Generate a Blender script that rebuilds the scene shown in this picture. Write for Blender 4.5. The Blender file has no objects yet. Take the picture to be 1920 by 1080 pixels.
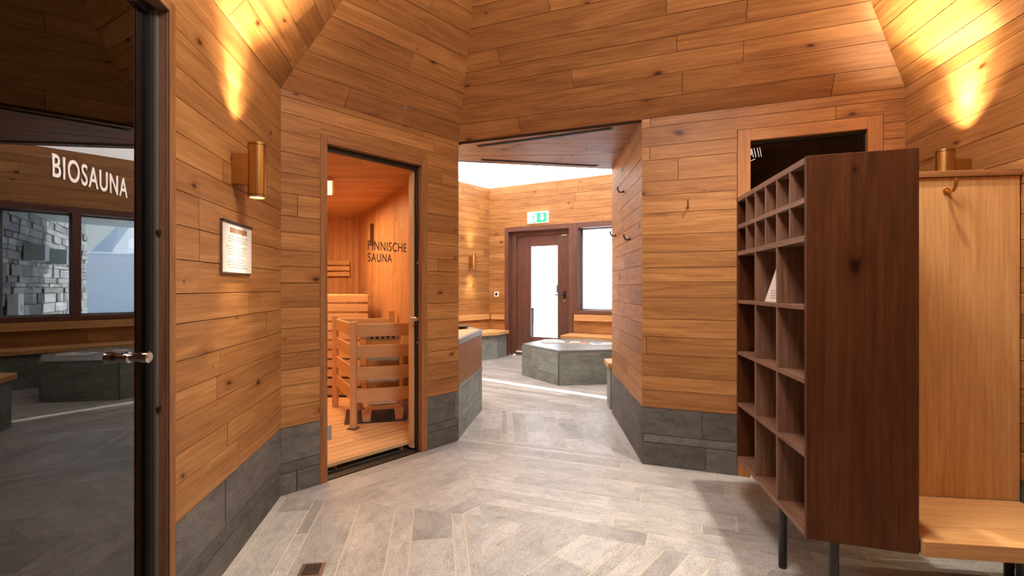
import bpy, bmesh, math, random
from mathutils import Vector
random.seed(7)
C = bpy.context.scene.collection
sc = bpy.context.scene
# ---------------------------------------------------------------- camera
cam = bpy.data.objects.new('camera', bpy.data.cameras.new('camera')); C.objects.link(cam)
cam.location = (0, 0, 1.2); cam.rotation_euler = (math.pi/2, 0, 0)
cam.data.sensor_width = 36; cam.data.lens = 900/1920*36; cam.data.clip_start = .02; cam.data.clip_end = 500
sc.camera = cam
# ---------------------------------------------------------------- world, sun, exposure
w = bpy.data.worlds.new('world'); sc.world = w; w.use_nodes = True
nt = w.node_tree; bg = nt.nodes['Background']
tc = nt.nodes.new('ShaderNodeTexCoord'); sp = nt.nodes.new('ShaderNodeSeparateXYZ'); rp = nt.nodes.new('ShaderNodeValToRGB')
nt.links.new(tc.outputs['Generated'], sp.inputs[0]); nt.links.new(sp.outputs[2], rp.inputs[0]); nt.links.new(rp.outputs[0], bg.inputs[0])
rp.color_ramp.elements[0].color = (.86, .93, 1, 1); rp.color_ramp.elements[1].color = (.38, .6, 1, 1)
bg.inputs[1].default_value = 5
def light(name, kind, loc, energy, color, direction=(0, 0, -1), **kw):
    d = bpy.data.lights.new(name, kind); d.energy = energy; d.color = color
    for k, v in kw.items(): setattr(d, k, v)
    o = bpy.data.objects.new(name, d); C.objects.link(o); o.location = loc
    o.rotation_euler = Vector(direction).to_track_quat('-Z', 'Y').to_euler(); return o
c30, s30 = math.cos(math.radians(31)), math.sin(math.radians(31))
light('sun', 'SUN', (0, 0, 10), 32, (1, .96, .9), (.796*c30, -.605*c30, -s30), angle=.009)
EXPO = -0.1
WARM = (1, .78, .50)
# room lights (some have fixtures built further down; ceiling and counter lamps are added)
light('ceiling_fill_light', 'POINT', (.35, 1.2, 3.05), 60, (1, .90, .80), shadow_soft_size=.22)  # added room fill, held by an unseen made-up ceiling lamp
light('ceiling_fill_down_light', 'AREA', (.35, 1.2, 3.2), 44, (1, .95, .89), shape='DISK', size=.8)  # added downward fill to brighten the floor
light('bench_downlight_light', 'SPOT', (1.36, 1.72, 3.10), 190, (1, .86, .66), (0.04, 0.0, -1), spot_size=1.1, spot_blend=.45, shadow_soft_size=.02)
light('wall_downlight_light', 'SPOT', (1.34, 2.42, 2.92), 300, (1, .90, .78), (-.25, -.1, -1), spot_size=1.95, spot_blend=1, shadow_soft_size=.02)
light('counter_fill_light', 'POINT', (-.95, 5.25, 2.10), 75, (1, .93, .86), shadow_soft_size=.13)  # added fill to brighten the passage side wall
light('sauna_light', 'AREA', (-2.1, 4.9, 2.08), 42, (1, .56, .25), shape='DISK', size=.6)
light('sauna_door_side_light', 'AREA', (-1.55, 3.75, 2.08), 11, (1, .58, .28), shape='DISK', size=.4)
sc.view_settings.view_transform = 'Standard'; sc.view_settings.look = 'None'
sc.view_settings.gamma = 1; sc.view_settings.use_curve_mapping = False; sc.view_settings.exposure = EXPO

# ---------------------------------------------------------------- materials
def new_mat(name):
    m = bpy.data.materials.new(name); m.use_nodes = True
    return m, m.node_tree, m.node_tree.nodes['Principled BSDF']
def plain(name, col, rough=.5, metal=0, emit=0, spec=.5):
    m, t, p = new_mat(name)
    p.inputs['Base Color'].default_value = (*col, 1); p.inputs['Roughness'].default_value = rough; p.inputs['Metallic'].default_value = metal
    p.inputs['Specular IOR Level'].default_value = spec
    if emit: p.inputs['Emission Color'].default_value = (*col, 1); p.inputs['Emission Strength'].default_value = emit
    n = t.nodes.new('ShaderNodeTexNoise'); n.inputs['Scale'].default_value = 40; b = t.nodes.new('ShaderNodeBump'); b.inputs['Strength'].default_value = .04
    t.links.new(n.outputs[0], b.inputs['Height']); t.links.new(b.outputs[0], p.inputs['Normal'])
    return m
def N(t, kind, **kw):
    n = t.nodes.new(kind)
    for k, v in kw.items():
        if isinstance(v, tuple) and k.startswith('i_'): n.inputs[k[2:]].default_value = v
        elif k.startswith('i_'): n.inputs[k[2:]].default_value = v
        else: setattr(n, k, v)
    return n
def mapping(t, sx, sy):
    uv = N(t, 'ShaderNodeUVMap', uv_map='uv'); m = N(t, 'ShaderNodeMapping'); m.inputs['Scale'].default_value = (sx, sy, 1)
    t.links.new(uv.outputs[0], m.inputs[0]); return m
def ramp(t, src, stops):
    r = N(t, 'ShaderNodeValToRGB'); e = r.color_ramp.elements
    while len(e) < len(stops): e.new(.5)
    for x, (pos, c) in zip(e, stops): x.position = pos; x.color = (*c, 1) if len(c) == 3 else c
    t.links.new(src, r.inputs[0]); return r
def mul(t, a, b, fac=1.0):
    m = N(t, 'ShaderNodeMix', data_type='RGBA', blend_type='MULTIPLY'); m.inputs[0].default_value = fac
    t.links.new(a, m.inputs[6]); t.links.new(b, m.inputs[7]); return m.outputs[2]
def g3(v): return (v, v, v)
def wood(name, dark, mid, lite, rough=.5, knots=True, var=.22, grain=.35, bump=.12):
    m, t, p = new_mat(name)
    # broad figure along the grain
    mp = mapping(t, .9, 9); a = N(t, 'ShaderNodeTexNoise', i_Scale=1.6, i_Detail=5.0, i_Roughness=.6, i_Distortion=1.4); t.links.new(mp.outputs[0], a.inputs[0])
    base = ramp(t, a.outputs[0], [(.28, dark), (.5, mid), (.74, lite)])
    # fine pores
    mp2 = mapping(t, 7, 190); b = N(t, 'ShaderNodeTexNoise', i_Scale=1.0, i_Detail=3.0, i_Roughness=.7); t.links.new(mp2.outputs[0], b.inputs[0])
    fine = ramp(t, b.outputs[0], [(.3, g3(1-grain)), (.55, g3(1.0))])
    # cathedral lines
    mp3 = mapping(t, .55, 5.5); wv = N(t, 'ShaderNodeTexWave', bands_direction='Y', i_Scale=2.2, i_Distortion=9.0, i_Detail=3.0)
    wv.inputs['Detail Scale'].default_value = .7; t.links.new(mp3.outputs[0], wv.inputs[0])
    lines = ramp(t, wv.outputs[1], [(.05, g3(1-grain*.5)), (.4, g3(1.0))])
    col = mul(t, mul(t, base.outputs[0], fine.outputs[0]), lines.outputs[0])
    if knots:
        mk = mapping(t, 1.5, 2.6); nz = N(t, 'ShaderNodeTexNoise', i_Scale=5.0, i_Detail=2.0)
        t.links.new(mk.outputs[0], nz.inputs[0])
        ad = N(t, 'ShaderNodeVectorMath', operation='MULTIPLY_ADD'); ad.inputs[1].default_value = (.12, .12, 0)
        t.links.new(nz.outputs['Color'], ad.inputs[0]); t.links.new(mk.outputs[0], ad.inputs[2])
        vo = N(t, 'ShaderNodeTexVoronoi', voronoi_dimensions='2D', i_Scale=1.15); t.links.new(ad.outputs[0], vo.inputs['Vector'])
        sx_ = N(t, 'ShaderNodeSeparateColor'); t.links.new(vo.outputs['Color'], sx_.inputs[0])
        pw = N(t, 'ShaderNodeMath', operation='POWER'); pw.inputs[1].default_value = 1.7; t.links.new(sx_.outputs[0], pw.inputs[0])
        a2 = N(t, 'ShaderNodeMath', operation='ADD'); a2.inputs[1].default_value = .02; t.links.new(pw.outputs[0], a2.inputs[0])
        dv = N(t, 'ShaderNodeMath', operation='DIVIDE'); t.links.new(vo.outputs['Distance'], dv.inputs[0]); t.links.new(a2.outputs[0], dv.inputs[1])
        kr = ramp(t, dv.outputs[0], [(.0, (.10, .06, .04)), (.035, (.28, .2, .16)), (.075, (.8, .72, .64)), (.19, g3(1.0))])
        col = mul(t, col, kr.outputs[0])
    at = N(t, 'ShaderNodeAttribute', attribute_name='rnd')
    vr = ramp(t, at.outputs['Fac'], [(0, (1-var, 1-var*1.15, 1-var*1.25)), (.5, g3(.97)), (1, (1.08, 1.1, 1.12))])
    col = mul(t, col, vr.outputs[0])
    t.links.new(col, p.inputs['Base Color']); p.inputs['Roughness'].default_value = rough; p.inputs['Specular IOR Level'].default_value = .35
    bp = N(t, 'ShaderNodeBump', i_Strength=bump, i_Distance=.004); t.links.new(b.outputs[0], bp.inputs['Height']); t.links.new(bp.outputs[0], p.inputs['Normal'])
    return m
def stone(name, dark, lite, rough=.5, var=.3, bump=.3, streak=.5, spec=.4):
    m, t, p = new_mat(name)
    mp = mapping(t, 2.2, 3.4); a = N(t, 'ShaderNodeTexNoise', i_Scale=2.0, i_Detail=6.0, i_Roughness=.65, i_Distortion=.8); t.links.new(mp.outputs[0], a.inputs[0])
    base = ramp(t, a.outputs[0], [(.3, dark), (.7, lite)])
    mp2 = mapping(t, 60, 110); b = N(t, 'ShaderNodeTexNoise', i_Scale=1.6, i_Detail=4.0, i_Roughness=.75); t.links.new(mp2.outputs[0], b.inputs[0])
    sp_ = ramp(t, b.outputs[0], [(.3, g3(.38)), (.5, g3(.92)), (.72, g3(1.3))])
    mp3 = mapping(t, 5, 13); c = N(t, 'ShaderNodeTexNoise', i_Scale=1.5, i_Detail=5.0, i_Distortion=1.5); t.links.new(mp3.outputs[0], c.inputs[0])
    st = ramp(t, c.outputs[0], [(.33, g3(1-streak*.5)), (.5, g3(1.0)), (.75, g3(1+streak*.25))])
    col = mul(t, mul(t, base.outputs[0], sp_.outputs[0]), st.outputs[0])
    at = N(t, 'ShaderNodeAttribute', attribute_name='rnd')
    vr = ramp(t, at.outputs['Fac'], [(0, g3(1-var)), (.5, (.98, .97, .96)), (1, (1+var*.5, 1+var*.52, 1+var*.55))])
    t.links.new(mul(t, col, vr.outputs[0]), p.inputs['Base Color'])
    p.inputs['Roughness'].default_value = rough; p.inputs['Specular IOR Level'].default_value = spec
    bp = N(t, 'ShaderNodeBump', i_Strength=bump, i_Distance=.003); t.links.new(b.outputs[0], bp.inputs['Height']); t.links.new(bp.outputs[0], p.inputs['Normal'])
    return m
def glass(name, tint, ior):
    m, t, p = new_mat(name); t.nodes.remove(p); out = t.nodes['Material Output']
    tr = N(t, 'ShaderNodeBsdfTransparent'); tr.inputs[0].default_value = (*tint, 1); gl = N(t, 'ShaderNodeBsdfGlossy'); gl.inputs['Roughness'].default_value = 0.0
    fr = N(t, 'ShaderNodeFresnel'); fr.inputs[0].default_value = ior; ge = N(t, 'ShaderNodeNewGeometry')
    inv = N(t, 'ShaderNodeMath', operation='SUBTRACT'); inv.inputs[0].default_value = 1; t.links.new(ge.outputs['Backfacing'], inv.inputs[1])
    mm = N(t, 'ShaderNodeMath', operation='MULTIPLY'); t.links.new(fr.outputs[0], mm.inputs[0]); t.links.new(inv.outputs[0], mm.inputs[1])
    mx = N(t, 'ShaderNodeMixShader'); t.links.new(mm.outputs[0], mx.inputs[0]); t.links.new(tr.outputs[0], mx.inputs[1]); t.links.new(gl.outputs[0], mx.inputs[2])
    t.links.new(mx.outputs[0], out.inputs[0]); return m
M = dict(
    oak=wood('oak', (.29, .118, .035), (.41, .182, .056), (.53, .260, .088), grain=.24),
    oak_frame=wood('oak_frame', (.24, .095, .034), (.32, .135, .048), (.39, .175, .066), knots=False, var=.1),
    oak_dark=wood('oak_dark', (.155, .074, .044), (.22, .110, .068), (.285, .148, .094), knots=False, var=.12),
    oak_panel=wood('oak_panel', (.066, .020, .007), (.098, .032, .011), (.13, .046, .017), knots=True, var=.1, grain=.25),
    oak_pale=wood('oak_pale', (.50, .25, .092), (.62, .33, .13), (.70, .40, .17), knots=False, var=.08, grain=.16),
    oak_trim=wood('oak_trim', (.36, .150, .048), (.44, .195, .066), (.50, .235, .084), knots=False, var=.1, grain=.2),
    red_wood=wood('red_wood', (.11, .045, .032), (.16, .066, .046), (.2, .085, .06), knots=False, var=.1),
    spruce=wood('spruce', (.58, .27, .12), (.68, .35, .17), (.76, .42, .22), knots=False, var=.18, grain=.12),
    spruce_pale=wood('spruce_pale', (.70, .40, .20), (.78, .47, .25), (.84, .54, .31), knots=False, var=.08, grain=.1),
    tile=stone('floor_tile', (.355, .345, .335), (.52, .51, .495), rough=.34, var=.22, bump=.22, streak=.35),
    skirt=stone('skirting_stone', (.105, .099, .091), (.185, .175, .162), rough=.7, var=.3, bump=.5),
    slate=stone('green_grey_stone', (.185, .212, .192), (.30, .335, .31), rough=.55, var=.1, bump=.3),
    slab=stone('stone_slab', (.2, .21, .21), (.27, .28, .28), rough=.35, var=.05, bump=.1, streak=.2),
    dry=stone('dry_stone', (.27, .27, .28), (.52, .515, .51), rough=.9, var=.45, bump=.8),
    grout=plain('grout', (.60, .50, .38), .9), grout_dark=plain('grout_dark', (.30, .27, .23), .9),
    dark_backing=plain('backing', (.05, .025, .012), .9), black=plain('black_metal', (.012, .012, .013), .4),  # first entry: dark wood backing behind the boards
    seal=plain('rubber_seal', (.01, .01, .01), .5), seal_grey=plain('grey_seal', (.11, .10, .09), .5),
    copper=plain('copper', (.56, .32, .11), .32, 1), chrome=plain('chrome', (.75, .68, .63), .12, 1), steel=plain('steel', (.5, .5, .5), .35, 1),
    white=plain('white', (.8, .8, .8), .5), letter=plain('letter_white', (.78, .76, .75), .5), letter_dark=plain('letter_dark', (.10, .035, .015), .6),
    plaster=plain('plaster', (.8, .78, .75), .8), grey=plain('grey_paint', (.45, .48, .48), .7), dark=plain('dark_room', (.02, .018, .017), .6),
    paper=plain('paper', (.8, .78, .74), .7), ink=plain('ink', (.25, .23, .22), .8), print_a=plain('print_brown', (.3, .14, .08), .6), print_b=plain('print_red', (.35, .2, .17), .6), print_c=plain('print_blue', (.12, .2, .3), .6),
    snow=plain('snow', (.82, .85, .9), .8), rock=plain('mountain', (.80, .83, .87), .9),
    green=plain('sign_green', (.0, .42, .17), .4, emit=.8), sign_white=plain('sign_white', (1, 1, 1), .4, emit=1.3),
    lens=plain('lamp_lens', (1, .82, .52), .4, emit=7), lens_panel=plain('sauna_lamp_glass', (1, .72, .42), .4, emit=2.2), ceil_glow=plain('luminous_ceiling', (1, .975, .95), .6, emit=3.9),
    glow=plain('added_lamp_glass', (1, .92, .82), .4, emit=3),  # glowing glass of the added ceiling and pendant lamps
    glass_dark=glass('tinted_glass', (.35, .3, .28), 2.0), glass_black=glass('black_glass', (.12, .12, .12), 1.5), glass_clear=glass('clear_glass', (.93, .96, .95), 1.35),
    sheen=plain('polished_steel', (.62, .58, .52), .22, 1),
)
M['oak_panel'].node_tree.nodes['Principled BSDF'].inputs['Specular IOR Level'].default_value = .15
# ---------------------------------------------------------------- builders
def tag(o, label=None, cat=None, group=None, kind=None):
    if label: o['label'] = label
    if cat: o['category'] = cat
    if group: o['group'] = group
    if kind: o['kind'] = kind
    return o
def empty(name, loc, label, cat, group=None, kind=None):
    o = bpy.data.objects.new(name, None); C.objects.link(o); o.location = loc; o.empty_display_size = .05
    return tag(o, label, cat, group, kind)
class MB:
    """collects solids, builds ONE mesh object with uv (grain along u) and a random value"""
    def __init__(s): s.v = []; s.f = []; s.uv = []; s.r = []
    def face(s, idx, pts, g, off, r):
        n = Vector((0, 0, 0))
        for i in range(len(pts)):
            n += pts[i].cross(pts[(i+1) % len(pts)])
        if n.length < 1e-12: n = Vector((0, 0, 1))
        n.normalize(); gg = g - n*g.dot(n)
        if gg.length < .3: gg = n.orthogonal()
        gg.normalize(); h = n.cross(gg)
        s.f.append(idx); s.uv.append([(p.dot(gg)+off[0], p.dot(h)+off[1]) for p in pts]); s.r.append(r)
    def solid(s, pts, faces, g=(0, 0, 1), r=None):
        g = Vector(g).normalized(); b = len(s.v); off = (random.uniform(0, 60), random.uniform(0, 60)); r = random.random() if r is None else r
        pts = [Vector(p) for p in pts]; s.v += pts
        for f in faces: s.face([b+i for i in f], [pts[i] for i in f], g, off, r)
        return s
    def prism(s, low, high, g=(0, 0, 1), r=None):
        """low, high: matching rings; outward normals are fixed by the final test"""
        n = len(low); pts = [Vector(p) for p in low]+[Vector(p) for p in high]
        nn = Vector((0, 0, 0))
        for i in range(n): nn += (pts[n+i]-pts[n]).cross(pts[n+(i+1) % n]-pts[n])
        flip = nn.dot(pts[n]-pts[0]) < 0
        fs = [list(range(n, 2*n)), list(range(n-1, -1, -1))]+[[i, (i+1) % n, n+(i+1) % n, n+i] for i in range(n)]
        if flip: fs = [f[::-1] for f in fs]
        return s.solid(pts, fs, g, r)
    def slab(s, poly, z0, z1, g=(1, 0, 0), r=None):
        return s.prism([(x, y, z0) for x, y in poly], [(x, y, z1) for x, y in poly], g, r)
    def box(s, fr, u0, u1, d0, d1, z0, z1, g=None, r=None):
        a = [fr.p(u, d, z) for u, z in ((u0, z0), (u1, z0), (u1, z1), (u0, z1)) for d in (d0,)]
        b = [fr.p(u, d1, z) for u, z in ((u0, z0), (u1, z0), (u1, z1), (u0, z1))]
        return s.prism(a, b, g if g is not None else fr.U, r)
    def tube(s, path, rad, n=12, g=(0, 0, 1), caps=True):
        path = [Vector(p) for p in path]; rad = rad if isinstance(rad, (list, tuple)) else [rad]*len(path)
        pts = []; ref = None
        for i, p in enumerate(path):
            d = (path[min(i+1, len(path)-1)]-path[max(i-1, 0)])
            d = d.normalized() if d.length > 1e-9 else Vector((0, 0, 1))
            if ref is None: ref = d.orthogonal().normalized()
            a = (ref-d*ref.dot(d))
            a = a.normalized() if a.length > 1e-6 else d.orthogonal().normalized(); ref = a; b = d.cross(a)
            pts += [p+(a*math.cos(2*math.pi*k/n)+b*math.sin(2*math.pi*k/n))*rad[i] for k in range(n)]
        fs = []
        for i in range(len(path)-1):
            for k in range(n): fs.append([i*n+k, i*n+(k+1) % n, (i+1)*n+(k+1) % n, (i+1)*n+k])
        if caps: fs += [list(range(n-1, -1, -1)), [(len(path)-1)*n+k for k in range(n)]]
        return s.solid(pts, fs, g)
    def build(s, name, mat, parent=None, smooth=False, bevel=0, kind=None, label=None):
        me = bpy.data.meshes.new(name); me.from_pydata([tuple(p) for p in s.v], [], s.f)
        uvl = me.uv_layers.new(name='uv'); k = 0
        flat = [c for f in s.uv for p in f for c in p]; uvl.data.foreach_set('uv', flat)
        at = me.attributes.new('rnd', 'FLOAT', 'FACE'); at.data.foreach_set('value', s.r)
        me.materials.append(M[mat] if isinstance(mat, str) else mat)
        if smooth:
            me.polygons.foreach_set('use_smooth', [True]*len(s.f)); me.set_sharp_from_angle(angle=math.radians(40))
        o = bpy.data.objects.new(name, me); C.objects.link(o)
        if parent is not None:
            o.parent = parent; o.matrix_parent_inverse = pinv(parent)
        if bevel:
            b = o.modifiers.new('bevel', 'BEVEL'); b.width = bevel; b.segments = 2; b.limit_method = 'ANGLE'
        if kind: o['kind'] = kind
        if label: o['label'] = label
        return o
def pinv(p):
    from mathutils import Matrix
    m = Matrix.Translation(p.location)
    q = p.parent
    while q is not None: q = q.parent
    return m.inverted()
class Frame:
    """wall line A->B (left to right as seen from its face); p(u, depth towards the viewer, z)"""
    def __init__(s, A, B):
        s.A = Vector((A[0], A[1], 0)); d = Vector((B[0]-A[0], B[1]-A[1], 0)); s.L = d.length; s.U = d/s.L; s.n = Vector((s.U.y, -s.U.x, 0))
    def p(s, u, d, z): return s.A+s.U*u+s.n*d+Vector((0, 0, z))
def clip(poly, x0, x1, y0, y1):
    def cut(P, f, inter):
        out = []
        for i in range(len(P)):
            a, b = P[i-1], P[i]; fa, fb = f(a), f(b)
            if fa >= 0 and fb >= 0: out.append(b)
            elif fa >= 0 > fb: out.append(inter(a, b, fa, fb))
            elif fb >= 0 > fa: out += [inter(a, b, fa, fb), b]
        return out
    def it(a, b, fa, fb): t = fa/(fa-fb); return (a[0]+(b[0]-a[0])*t, a[1]+(b[1]-a[1])*t)
    for f in (lambda p: p[0]-x0, lambda p: x1-p[0], lambda p: p[1]-y0, lambda p: y1-p[1]):
        if len(poly) < 3: return []
        poly = cut(poly, f, it)
    return poly
def area(P): return abs(sum(P[i-1][0]*P[i][1]-P[i][0]*P[i-1][1] for i in range(len(P))))/2
def minus(r, h):
    x0, x1, y0, y1 = r; a, b, c, d = h
    if a >= x1 or b <= x0 or c >= y1 or d <= y0: return [r]
    out = []
    if x0 < a: out.append((x0, a, y0, y1))
    if b < x1: out.append((b, x1, y0, y1))
    m0, m1 = max(x0, a), min(x1, b)
    if y0 < c: out.append((m0, m1, y0, c))
    if d < y1: out.append((m0, m1, d, y1))
    return out
def planks(parent, name, mat, O, U, V, Nn, poly, rows, lens, thick=.012, gap=.003, holes=(), jit=.0008, limit=300, far=None, seed=None, inset=0):
    """fills a convex polygon of the plane O+U*u+V*v with boards running along U"""
    if seed is not None: random.seed(seed)
    U, V, Nn, O = Vector(U), Vector(V), Vector(Nn), Vector(O)
    us = [p[0] for p in poly]; vs = [p[1] for p in poly]; v = min(vs); out = []
    ri = 0
    while v < max(vs)-.004:
        h = rows[ri] if isinstance(rows, list) and ri < len(rows) else random.choice(rows) if isinstance(rows, (list, tuple)) else rows
        if isinstance(rows, tuple): h = random.choice(rows)
        ri += 1; v1 = min(v+h, max(vs)); v1 = max(vs) if max(vs)-v1 < .03 else v1
        u = min(us)-random.uniform(0, lens[0])
        while u < max(us):
            u1 = u+random.uniform(*lens)
            rects = [(u+gap/2, u1-gap/2, v+gap/2, v1-gap/2)]
            for hh in holes: rects = [q for r in rects for q in minus(r, hh)]
            for r in rects:
                P = clip(poly, *r)
                if len(P) >= 3 and area(P) > .0004: out.append(P)
            u = u1
        v = v1
    def dist(P): return (O+U*P[0][0]+V*P[0][1]-Vector((0, 0, 1.2))).length
    out.sort(key=lambda P: dist(P)-area(P)*3)
    rest = MB(); nrest = 0
    for i, P in enumerate(out):
        j = random.uniform(-jit, jit)
        mb = MB() if i < limit else rest
        mb.prism([O+U*x+V*y-Nn*thick for x, y in P], [O+U*x+V*y+Nn*j for x, y in P], U)
        if i < limit: mb.build(name, mat, parent)
        else: nrest += 1
    if nrest: rest.build(name, mat, parent, kind='stuff')
    return len(out)
def wall_slab(name, fr, z1, holes, label, mat='dark_backing', d0=-.10, d1=-.0121, z0=0, kind='structure', ext=(.025, .025)):
    mb = MB(); rects = [(-ext[0], fr.L+ext[1], z0-(.03 if z0 == 0 else 0), z1+.03)]
    for h in holes: rects = [q for r in rects for q in minus(r, (h[0], h[1], -1 if h[2] <= 0 else h[2], h[3]))]
    for a, b, c, d in rects:
        mb.box(fr, a, b, d0, d1, c, d)
    return tag(mb.build(name, mat), label, 'wall', kind=kind)
OAKROWS = (.095, .105, .12, .12, .13, .145)
def board_wall(o, fr, z0, z1, holes=(), lens=(.9, 2.1), mat='oak', seed=None, rows=OAKROWS, u0=0, u1=None):
    L = fr.L if u1 is None else u1
    planks(o, 'board', mat, fr.p(0, 0, 0), fr.U, (0, 0, 1), fr.n, [(u0, z0), (L, z0), (L, z1), (u0, z1)], rows, lens, holes=holes, seed=seed)
def stone_skirt(o, fr, z1=.39, holes=(), seed=None, rows=[.125, .06, .205], u0=0, u1=None, mat='skirt'):
    L = fr.L if u1 is None else u1
    bk = MB().box(fr, u0, L, -.0118, -.003, 0, z1) if not holes else None
    if bk: bk.build('joint_bed', 'grout_dark', o)
    planks(o, 'stone_tile', mat, fr.p(0, 0, 0), fr.U, (0, 0, 1), fr.n, [(u0, 0), (L, 0), (L, z1), (u0, z1)], rows, (.35, .9), holes=holes, seed=seed, jit=.0015, gap=.004)

# ---------------------------------------------------------------- plan of the place
C7, C1, C2, C4, C5, C6 = (-.845, -.3), (-1.33, 2.762), (-.42, 3.776), (2.255, 2.753), (1.8, -.3), (.5, -1.3)
C3, PR = (.888, 3.276), (.96, 4.615)
F, SL = 2.352, .39                                  # fold height of the tent ceiling, stone skirting height
fl, fs_, fb, frt, f5, f6 = Frame(C7, C1), Frame(C1, C2), Frame(C2, C4), Frame(C4, C5), Frame(C5, C6), Frame(C6, C7)
DOOR1, DOOR2, DOOR3 = (.93, 1.962, 0, 2.162), (.233, 1.053, 0, 2.148), (1.989, 2.762, 0, 2.21)
PASS = (-.1, 1.400, 0, F+.05)
D0, D1, LW0 = (-.415, 8.69), (2.9, 6.845), (-1.95, 6.83)
fd, flw = Frame(D0, D1), Frame(LW0, D0)
DOOR4, WIN, SLIT = (.334, 1.63, 0, 2.27), (1.63, 3.16, .78, 2.27), (.49, .60, .03, 2.2)

# ---------------------------------------------------------------- main hexagon room
o = wall_slab('wall_left', fl, F, [DOOR1], 'oak-boarded wall on the left with a lamp and a framed notice')
board_wall(o, fl, SL, F, [DOOR1], seed=11); stone_skirt(o, fl, SL, [DOOR1], seed=12)
o = wall_slab('wall_back_left', fs_, F, [DOOR2], 'oak-boarded wall around the lit sauna doorway', ext=(.025, 0))
board_wall(o, fs_, SL, F, [DOOR2], seed=21); stone_skirt(o, fs_, SL, [DOOR2], seed=22)
o = wall_slab('wall_back', fb, F, [PASS, DOOR3], 'oak-boarded back wall between the passage opening and the black glass door')
board_wall(o, fb, SL, F, [PASS, DOOR3], seed=31); stone_skirt(o, fb, SL, [PASS, DOOR3], seed=32, rows=[.155, .055, .18])
o = wall_slab('wall_right', frt, F, [], 'oak-boarded wall on the right behind the bench, lit by a copper lamp')
board_wall(o, frt, SL, F, seed=41); stone_skirt(o, frt, SL, seed=42)
for nm, fr, sd in (('wall_behind_right', f5, 51), ('wall_behind_left', f6, 61)):
    o = wall_slab(nm, fr, F, [], 'oak-boarded wall behind the viewer, ' + ('right side' if sd == 51 else 'left side'))
    board_wall(o, fr, SL, F, seed=sd); stone_skirt(o, fr, SL, seed=sd+1)
# tent ceiling
ring = [C7, C1, C2, C4, C5, C6]; frames = [fl, fs_, fb, frt, f5, f6]; INS = .92; RISE = 1.16
def meet(a, b, d):
    p, q = a.A+a.n*d, b.A+b.n*d; r = q-p; den = a.U.x*b.U.y-a.U.y*b.U.x; t = (r.x*b.U.y-r.y*b.U.x)/den; v = p+a.U*t; return (v.x, v.y)
inn = [meet(frames[i-1], frames[i], INS) for i in range(6)]
words = ['on the left above the wall lamp', 'above the lit sauna doorway', 'above the passage opening', 'on the right above the bench', 'behind the viewer on the right', 'behind the viewer on the left']
nrm = math.hypot(1, RISE); ZT = F+INS*RISE
for i, fr in enumerate(frames):
    a2, b2 = inn[i], inn[(i+1) % 6]; S = (fr.n+Vector((0, 0, RISE)))/nrm; Nn = (fr.n*RISE-Vector((0, 0, 1)))/nrm; O = fr.p(0, 0, F)
    loc = lambda q: ((Vector((q[0], q[1], ZT))-O).dot(fr.U), (Vector((q[0], q[1], ZT))-O).dot(S))
    poly = [(0, 0), (fr.L, 0), loc(b2), loc(a2)]
    pts = [O+fr.U*x+S*y for x, y in ((-.05, -.03), (fr.L+.05, -.03), (poly[2][0]+.05, poly[2][1]+.03), (poly[3][0]-.05, poly[3][1]+.03))]
    sl = MB().prism([p-Nn*.012 for p in pts], [p-Nn*.09 for p in pts], fr.U).build('ceiling', 'dark_backing')
    tag(sl, 'sloping oak-boarded ceiling face '+words[i], 'ceiling', kind='structure')
    planks(sl, 'board', 'oak', O, fr.U, S, Nn, poly, OAKROWS, (1.0, 2.4), seed=70+i)
cap = MB().slab(inn, ZT-.012, ZT+.05).build('ceiling', 'oak_frame'); tag(cap, 'flat wooden top of the tent ceiling', 'ceiling', kind='structure')
cl = empty('added_ceiling_lamp', (.35, 1.2, ZT), 'unseen round flat lamp added in the middle of the tent ceiling as room fill', 'lamp')  # made-up fixture, out of view, for the added room fill
MB().tube([(.35, 1.2, ZT-.012), (.35, 1.2, ZT-.05)], .47, 40).build('housing', 'white', cl, smooth=True)
MB().tube([(.35, 1.2, ZT-.051), (.35, 1.2, ZT-.09), (.35, 1.2, ZT-.12)], [.45, .42, .3], 40).build('diffuser', 'glow', cl, smooth=True)
for x, y, z, lb in ((1.36, 1.72, 3.10, 'recessed ceiling spot above the changing bench'), (1.34, 2.42, 2.92, 'recessed ceiling spot above the end of the back wall')):
    e = empty('ceiling_spot', (x, y, z), lb, 'lamp')
    m_ = MB(); m_.tube([(x, y, z+.006), (x, y, z+.16)], .035, 20); m_.build('housing', 'copper', e, smooth=True)
    MB().tube([(x, y, z+.003), (x, y, z+.006)], .028, 20).build('lens', 'lens', e)

# ---------------------------------------------------------------- floor
main_far = [(-2.3, 6.6), (-.415, 8.69), (2.9, 6.845), (2.9, 5.35), (.96, 4.615), (-.296, 4.716), (-1.3, 4.9)]
fm = MB()
fm.slab([(-3.4, -1.6), (3.2, -1.6), (3.2, 6.9), (-.415, 8.9), (-3.4, 6.6)], -.10, -.0010)
floor = tag(fm.build('floor', 'grout'), 'grey gneiss tile floor laid in sectors of differing direction', 'floor', kind='structure')
N0 = (-.155, 2.53); ER = (2.09, 1.67); MM = (0, -.928)
def tiles(poly, ang, rows, lens, seed, origin=(0, 0), limit=300, far=False, gap=.005):
    a = math.radians(ang); U = Vector((math.cos(a), math.sin(a), 0)); V = Vector((-U.y, U.x, 0))
    loc = [((x-origin[0])*U.x+(y-origin[1])*U.y, (x-origin[0])*V.x+(y-origin[1])*V.y) for x, y in poly]
    if far: limit = 0
    return planks(floor, 'tile', 'tile', (origin[0], origin[1], 0), U, V, (0, 0, 1), loc, rows, lens, thick=.002, gap=gap, jit=.0004, seed=seed, limit=limit)
TR = (.06, .10, .14, .17, .20)
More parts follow.
